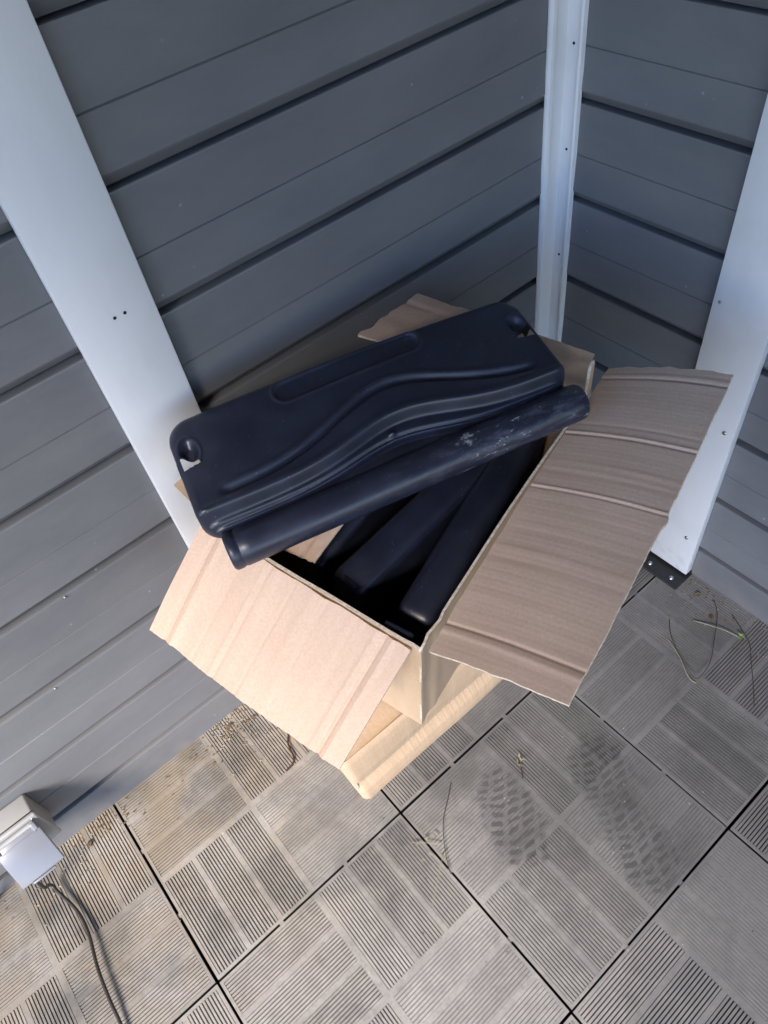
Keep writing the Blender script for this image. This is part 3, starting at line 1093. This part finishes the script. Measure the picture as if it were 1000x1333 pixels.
# ------------------------------------------------------------------ black tube
def tube_bar():
    A = Vector((0.8300, 0.2230, 0.691)); Bv = Vector((0.3598, 0.3614, 0.702))
    X = (Bv - A).normalized(); Ln = (Bv - A).length
    Yv = Vector((0, 0, 1)).cross(X).normalized(); Zv = X.cross(Yv)
    root = empty('plastic_tube', A)
    root.rotation_euler = Matrix((X, Yv, Zv)).transposed().to_euler()
    tag(root, 'scuffed black plastic tube lying across the open box in front of the broad board', 'tube')
    seg = 40
    R = 0.0245
    st = [(-0.002, 0.86), (-0.0005, 0.95), (0.002, 1.0), (0.010, 1.0), (0.011, 0.965), (0.0135, 0.965), (0.0145, 1.0)]
    x = 0.0145
    while x < Ln - 0.03:
        x += 0.012
        st.append((x, 1.0))
    st += [(Ln - 0.012, 1.0), (Ln - 0.005, 0.97), (Ln - 0.001, 0.86), (Ln + 0.001, 0.70)]
    verts = []
    for (x, k) in st:
        for q in range(seg):
            an = 2 * math.pi * q / seg
            r = R * k * (1 + 0.012 * nz(x * 11, math.cos(an) * 2, math.sin(an) * 2))
            yy = math.cos(an) * r
            z2 = math.sin(an) * r
            # flat seam along the underside, like a half-round section
            if z2 < -0.6 * R:
                z2 = -0.6 * R - (-(z2) - 0.6 * R) * 0.25
            verts.append((x, yy, z2))
    faces = []
    for i in range(len(st) - 1):
        for q in range(seg):
            faces.append((i * seg + q, (i + 1) * seg + q, (i + 1) * seg + (q + 1) % seg, i * seg + (q + 1) % seg))
    me_o = mesh_obj('shell', verts, faces, PLASTICB, None, True)
    me_o.parent = root
    cap = [(st[0][0], math.cos(2 * math.pi * q / seg) * R * 0.86, max(math.sin(2 * math.pi * q / seg) * R * 0.86, -0.6 * R - 0.002)) for q in range(seg)]
    c2 = [(0.001, y * 0.86, z * 0.86) for (_, y, z) in cap]
    fs = [tuple(range(2 * seg - 1, seg - 1, -1))[::-1]] + [(q, (q + 1) % seg, seg + (q + 1) % seg, seg + q) for q in range(seg)]
    e1 = mesh_obj('end_cap', cap + c2, fs, PLASTIC, None, False); e1.parent = root
    e2 = mesh_obj('end_cap', [(st[-1][0], math.cos(2 * math.pi * q / seg) * R * 0.70, max(math.sin(2 * math.pi * q / seg) * R * 0.70, -0.6 * R)) for q in range(seg)], [tuple(range(seg))], PLASTIC, None)
    e2.parent = root
    # raised seam strip low on the near side
    bm = bmesh.new()
    bm_box(bm, (0.30, R * 0.80, -0.0125), (Ln - 0.03, R * 0.93, -0.0085), 0.0006, 1)
    e3 = bm_obj('seam_strip', bm, PLASTICB, None); e3.parent = root
    return root


tube_bar()


# ------------------------------------------------------------------ slats standing inside the box
def slat(label, p0, p1, width, depth, rnd=0.016, nib=None, lip=False):
    """a hollow-looking plank on edge: rounded top, long axis p0 -> p1 (top centre line)"""
    p0 = Vector(p0); p1 = Vector(p1)
    X = (p1 - p0); Ln = X.length; X.normalize()
    Yv = UP.cross(X).normalized(); Zv = X.cross(Yv)
    root = empty('furniture_slat', p0)
    root.rotation_euler = Matrix((X, Yv, Zv)).transposed().to_euler()
    tag(root, label, 'plastic slat', 'black slats standing in the box')
    bm = bmesh.new()
    bm_box(bm, (0, -width / 2, -depth), (Ln, width / 2, 0), rnd, 5)
    o = bm_obj('body', bm, PLASTIC, None, 60); o.parent = root
    if nib:
        bm = bmesh.new()
        bm_box(bm, nib[0], nib[1], 0.002, 2)
        o = bm_obj('end_tab', bm, PLASTIC, None, 60); o.parent = root
    if lip:
        bm = bmesh.new()
        bm_box(bm, lip[0], lip[1], 0.004, 3)
        o = bm_obj('end_lip', bm, PLASTIC, None, 60); o.parent = root
    return root


slat('narrow black slat in the box, next to the scrap of cardboard liner', (0.744, 0.245, 0.602), (0.42, 0.175, 0.627), 0.030, 0.26, 0.010,
     ((0.002, -0.008, -0.003), (0.012, 0.008, 0.0015)))
slat('middle black slat standing in the box, pale tab at its near end', (0.737, 0.305, 0.606), (0.37, 0.268, 0.620), 0.054, 0.28, 0.015,
     ((0.004, -0.013, -0.004), (0.013, 0.009, 0.0015)))
slat('rightmost black slat in the box, close under the right flap', (0.704, 0.401, 0.602), (0.355, 0.281, 0.622), 0.053, 0.30, 0.018,
     None, ((-0.031, -0.016, -0.030), (-0.022, 0.024, 0.017)))

# ------------------------------------------------------------------ wall socket
so = empty('wall_socket', (1.30, 0.0, 0.15))
tag(so, 'pale grey outdoor wall socket with its flip cover raised over a plug', 'socket')
bm = bmesh.new()
bm_box(bm, (1.264, -0.001, 0.122), (1.346, 0.040, 0.2165), 0.005, 3)
bm_obj('back_box', bm, GREYPL, so, 50)
bm = bmesh.new()
bm_box(bm, (1.2615, 0.0402, 0.119), (1.3485, 0.0495, 0.2195), 0.004, 3)
bm_obj('front_frame', bm, GREYPL, so, 50)


def tilt_box(name, lo, hi, pivot, ang, mat, parent, bev=0.002):
    bm = bmesh.new()
    bm_box(bm, lo, hi, bev, 2)
    bmesh.ops.rotate(bm, verts=bm.verts, cent=pivot, matrix=Matrix.Rotation(ang, 3, 'X'))
    return bm_obj(name, bm, mat, parent, 50)


for x in (1.270, 1.340):
    screw(so, (x, 0.0495, 0.2125), (0, 1, 0), 0.0024, STEEL)
bm = bmesh.new()
bm_box(bm, (1.2635, 0.0385, 0.121), (1.3465, 0.0400, 0.2175), 0.0005, 1)
bm_obj('gasket', bm, RUBBER, so, 50)
bm = bmesh.new()
bmesh.ops.create_cone(bm, cap_ends=True, segments=24, radius1=0.0235, radius2=0.0215, depth=0.006,
                      matrix=Matrix.Translation((1.31, 0.0515, 0.160)) @ Matrix.Rotation(-math.pi / 2, 4, 'X'))
bm_obj('outlet_ring', bm, GREYPL, so, 40)
piv = (1.30, 0.055, 0.208)
for hx in (1.2695, 1.3335):
    tilt_box('hinge_lug', (hx, 0.0520, 0.198), (hx + 0.009, 0.0625, 0.2125), piv, math.radians(42), LIDPL, so, 0.002)
tilt_box('cover_rib', (1.2745, 0.0600, 0.196), (1.3355, 0.0612, 0.1985), piv, math.radians(42), LIDPL, so, 0.0004)
tilt_box('cover_lip', (1.285, 0.0585, 0.1265), (1.325, 0.0625, 0.1305), piv, math.radians(42), LIDPL, so, 0.0012)
tilt_box('flip_cover', (1.2675, 0.0545, 0.130), (1.3425, 0.0600, 0.2080), piv, math.radians(42), LIDPL, so, 0.0025)
bm = bmesh.new()
bmesh.ops.create_cone(bm, cap_ends=True, segments=14, radius1=0.0045, radius2=0.0045, depth=0.066,
                      matrix=Matrix.Translation((1.305, 0.0545, 0.2095)) @ Matrix.Rotation(math.pi / 2, 4, 'Y'))
bm_obj('hinge', bm, GREYPL, so, 50)
bm = bmesh.new()
bmesh.ops.create_cone(bm, cap_ends=True, segments=20, radius1=0.019, radius2=0.0165, depth=0.034,
                      matrix=Matrix.Translation((1.31, 0.066, 0.160)) @ Matrix.Rotation(-math.pi / 2, 4, 'X'))
pl = bm_obj('power_plug', bm, RUBBER, None, 40)
tag(pl, 'dark round plug pushed into the wall socket under its cover', 'plug')
cab = tube('power_cable', [(1.316, 0.080, 0.150), (1.330, 0.090, 0.118), (1.340, 0.080, 0.060), (1.341, 0.062, 0.022), (1.337, 0.080, 0.013), (1.325, 0.129, 0.009), (1.324, 0.177, 0.012), (1.334, 0.2354, 0.014),
                           (1.339, 0.2887, 0.013), (1.341, 0.3329, 0.010), (1.348, 0.3877, 0.006), (1.36, 0.48, 0.0048), (1.40, 0.62, 0.0048), (1.52, 0.80, 0.0048)], 0.0030, RUBBER, None, 10)
tag(cab, 'thin dark power cable running from the socket down over the floor tiles', 'cable')
cb2 = tube('power_cable', [(1.330, 0.062, 0.150), (1.352, 0.052, 0.128), (1.385, 0.035, 0.10), (1.42, 0.02, 0.05), (1.45, 0.012, 0.006), (1.55, 0.011, 0.005)], 0.0030, RUBBER, None, 10)
tag(cb2, 'short dark cable leaving the left side of the socket cover, beside the photo edge', 'cable')

# ------------------------------------------------------------------ plants, twigs and litter on the floor
FZ = 0.0025


def fl(pts, z=FZ, arch=0.0):
    n = len(pts)
    return [(x, y, z + arch * math.sin(math.pi * i / (n - 1))) for i, (x, y) in enumerate(pts)]


v = tube('dry_vine', fl([(0.0254, 0.5048), (0.0522, 0.5303), (0.1013, 0.5569), (0.1496, 0.5815), (0.1848, 0.5889), (0.2046, 0.5857), (0.1967, 0.5593), (0.1756, 0.5211), (0.1546, 0.493), (0.1264, 0.4704)], FZ, 0.010), 0.0007, STEMD, None, 6)
tag(v, 'dark dry vine looping over the floor tiles by the right wall', 'twig')
sp = empty('green_sprout', (0.0749, 0.5157, 0))
tag(sp, 'tiny sprout with pale stem and fresh green leaves on the tiles by the right wall', 'seedling')
tube('stem', fl([(0.0949, 0.505), (0.0783, 0.5499), (0.0714, 0.5713), (0.0642, 0.5905)], FZ, 0.006), 0.0009, STEML, sp, 6)


def leaf(name, c, ang, ln, wd, mat, parent=None, lift=0.004):
    ca, sa = math.cos(ang), math.sin(ang)
    verts = []
    n = 6
    for i in range(n + 1):
        u = i / n
        w = wd * math.sin(math.pi * min(1, u * 0.92 + 0.06)) * 0.5
        z = c[2] + lift * math.sin(u * 2.6)
        for k in (-1, 0, 1):
            x = u * ln; y = k * w
            verts.append((c[0] + ca * x - sa * y, c[1] + sa * x + ca * y, z + (0.0012 if k else 0)))
    faces = []
    for i in range(n):
        for k in (0, 1):
            a = i * 3 + k
            faces.append((a, a + 3, a + 4, a + 1))
    return mesh_obj(name, verts, faces, mat, parent, True)


for a in (0.3, 1.7, 3.0, 4.4):
    leaf('leaf', (0.0642, 0.5905, 0.006), a, 0.009, 0.0040, LEAFG, sp, 0.003)
w1 = empty('dry_weed', (0.74, 0.45, 0))
tag(w1, 'thin dry weed with pale seed heads lying across a tile joint', 'weed')
tube('stem', fl([(0.6873, 0.4087), (0.7124, 0.4271), (0.7462, 0.4508), (0.7785, 0.4911), (0.7945, 0.5216)], FZ, 0.003), 0.0007, STEMD, w1, 5)
tube('stem', fl([(0.8116, 0.4373), (0.7923, 0.4565), (0.7731, 0.4756)], FZ, 0.003), 0.0007, STEML, w1, 5)
tube('stem', fl([(0.7815, 0.4884), (0.8178, 0.5137), (0.8511, 0.5363)], FZ, 0.002), 0.0007, STEML, w1, 5)
rl = random.Random(5)
for k in range(9):
    leaf('leaf', (0.785 + rl.uniform(-0.014, 0.03), 0.470 + rl.uniform(-0.03, 0.025), FZ), rl.uniform(0, 6.3), rl.uniform(0.006, 0.012), 0.003, STEML, w1, 0.002)
w2 = empty('weed_tuft', (0.575, 0.520, 0))
tag(w2, 'small dry weed tuft lying on the ribbed tile below the right flap', 'weed')
tube('stem', fl([(0.566, 0.462), (0.572, 0.475), (0.585, 0.492)], FZ, 0.003), 0.0010, STEMD, w2, 5)
for k in range(5):
    leaf('leaf', (0.568 + rl.uniform(-0.006, 0.006), 0.464 + rl.uniform(-0.006, 0.006), FZ), rl.uniform(0, 6.3), 0.009, 0.0035, STEML, w2, 0.003)
v3 = tube('red_vine', fl([(0.846, 0.085), (0.8501, 0.097), (0.8583, 0.122), (0.8702, 0.1387), (0.8775, 0.1673), (0.8886, 0.1775), (0.9044, 0.179)], FZ, 0.002), 0.0018, VINER, None, 6)
tag(v3, 'dark red dry stem curled on the tile beside the left box flap', 'twig')
v4 = tube('root_twig', fl([(0.03, 0.55), (0.0617, 0.6074), (0.0949, 0.634), (0.134, 0.6641), (0.17, 0.69)], FZ, 0.003), 0.0007, STEMD, None, 5)
tag(v4, 'long thin dry twig on the tiles beyond the green sprout, by the right wall', 'twig')
v5 = tube('pale_twig', fl([(0.165, 0.4952), (0.1843, 0.5364), (0.2035, 0.5642), (0.2097, 0.5808), (0.2065, 0.5905)], FZ, 0.004), 0.0008, STEML, None, 5)
tag(v5, 'short pale twig touching the bottom of the dark vine loop', 'twig')


def litter(name, label_kind, n, where, smin, smax, mat, seed, flat=0.5):
    r = random.Random(seed)
    verts = []
    faces = []
    for _ in range(n):
        x, y = where(r)
        s = r.uniform(smin, smax)
        a = r.uniform(0, 6.3)
        k = len(verts)
        m = r.choice((4, 5, 6))
        for i in range(m):
            an = a + 2 * math.pi * i / m
            rr = s * r.uniform(0.6, 1.2)
            verts.append((x + rr * math.cos(an) * 1.4, y + rr * math.sin(an), 0.0004 + r.uniform(0, 0.0005)))
        verts.append((x, y, 0.0004 + s * flat * r.uniform(0.5, 1.2)))
        for i in range(m):
            faces.append((k + i, k + (i + 1) % m, k + m))
    o = mesh_obj(name, verts, faces, mat)
    tag(o, kind='stuff')
    return o


def near_wall_a(r):
    return (r.uniform(0.85, 1.55), abs(r.gauss(0, 0.045)) + 0.002)


def heap_a(r):
    return (r.gauss(0.915, 0.035), abs(r.gauss(0, 0.04)) + 0.003)


def heap_s(r):
    return (r.gauss(1.27, 0.07), abs(r.gauss(0, 0.035)) + 0.003)


def near_wall_b(r):
    return (abs(r.gauss(0, 0.05)) + 0.002, r.uniform(0.43, 0.85))


def anywhere(r):
    return (r.uniform(0.05, 1.5), r.uniform(0.02, 1.2))


rq = random.Random(21)
for k, (x, y, a, sz) in enumerate(((0.930, 0.022, 0.4, 0.020), (0.895, 0.040, 2.2, 0.014), (1.255, 0.030, 1.1, 0.017), (0.060, 0.520, 0.8, 0.019), (0.045, 0.470, 2.6, 0.015))):
    o = leaf('dry_leaf', (x, y, 0.0015), a, sz, sz * 0.45, LEAFB, None, 0.004)
    tag(o, ('curled brown dry leaf at the wall foot beside the left box flap', 'small brown leaf scrap on the tile just below the left box flap', 'brown dry leaf lying on the tiles in front of the socket',
            'brown dry leaf under the dark vine by the right wall', 'brown leaf scrap on the tiles close to the black bracket')[k], 'leaf', 'dry leaves on the tiles')
litter('leaf_litter', 's', 90, near_wall_a, 0.0006, 0.0026, LEAFB, 11)
litter('leaf_litter', 's', 90, heap_a, 0.0006, 0.0028, LEAFB, 12)
litter('grit', 's', 60, heap_a, 0.0008, 0.0024, GRIT, 13)
litter('leaf_litter', 's', 60, heap_s, 0.0006, 0.0026, LEAFB, 14)
litter('grit', 's', 50, heap_s, 0.0008, 0.0022, GRIT, 15)
litter('leaf_litter', 's', 160, near_wall_b, 0.0006, 0.0022, LEAFB, 16)
litter('grit', 's', 80, near_wall_b, 0.0007, 0.0018, GRIT, 17)
litter('grit', 's', 120, anywhere, 0.0006, 0.0015, GRIT, 18)
litter('leaf_litter', 's', 60, anywhere, 0.0006, 0.0016, STEMD, 19)
litter('leaf_litter', 's', 70, lambda r: (abs(r.gauss(0.05, 0.03)), r.gauss(0.40, 0.06)), 0.0006, 0.0020, LEAFB, 20)
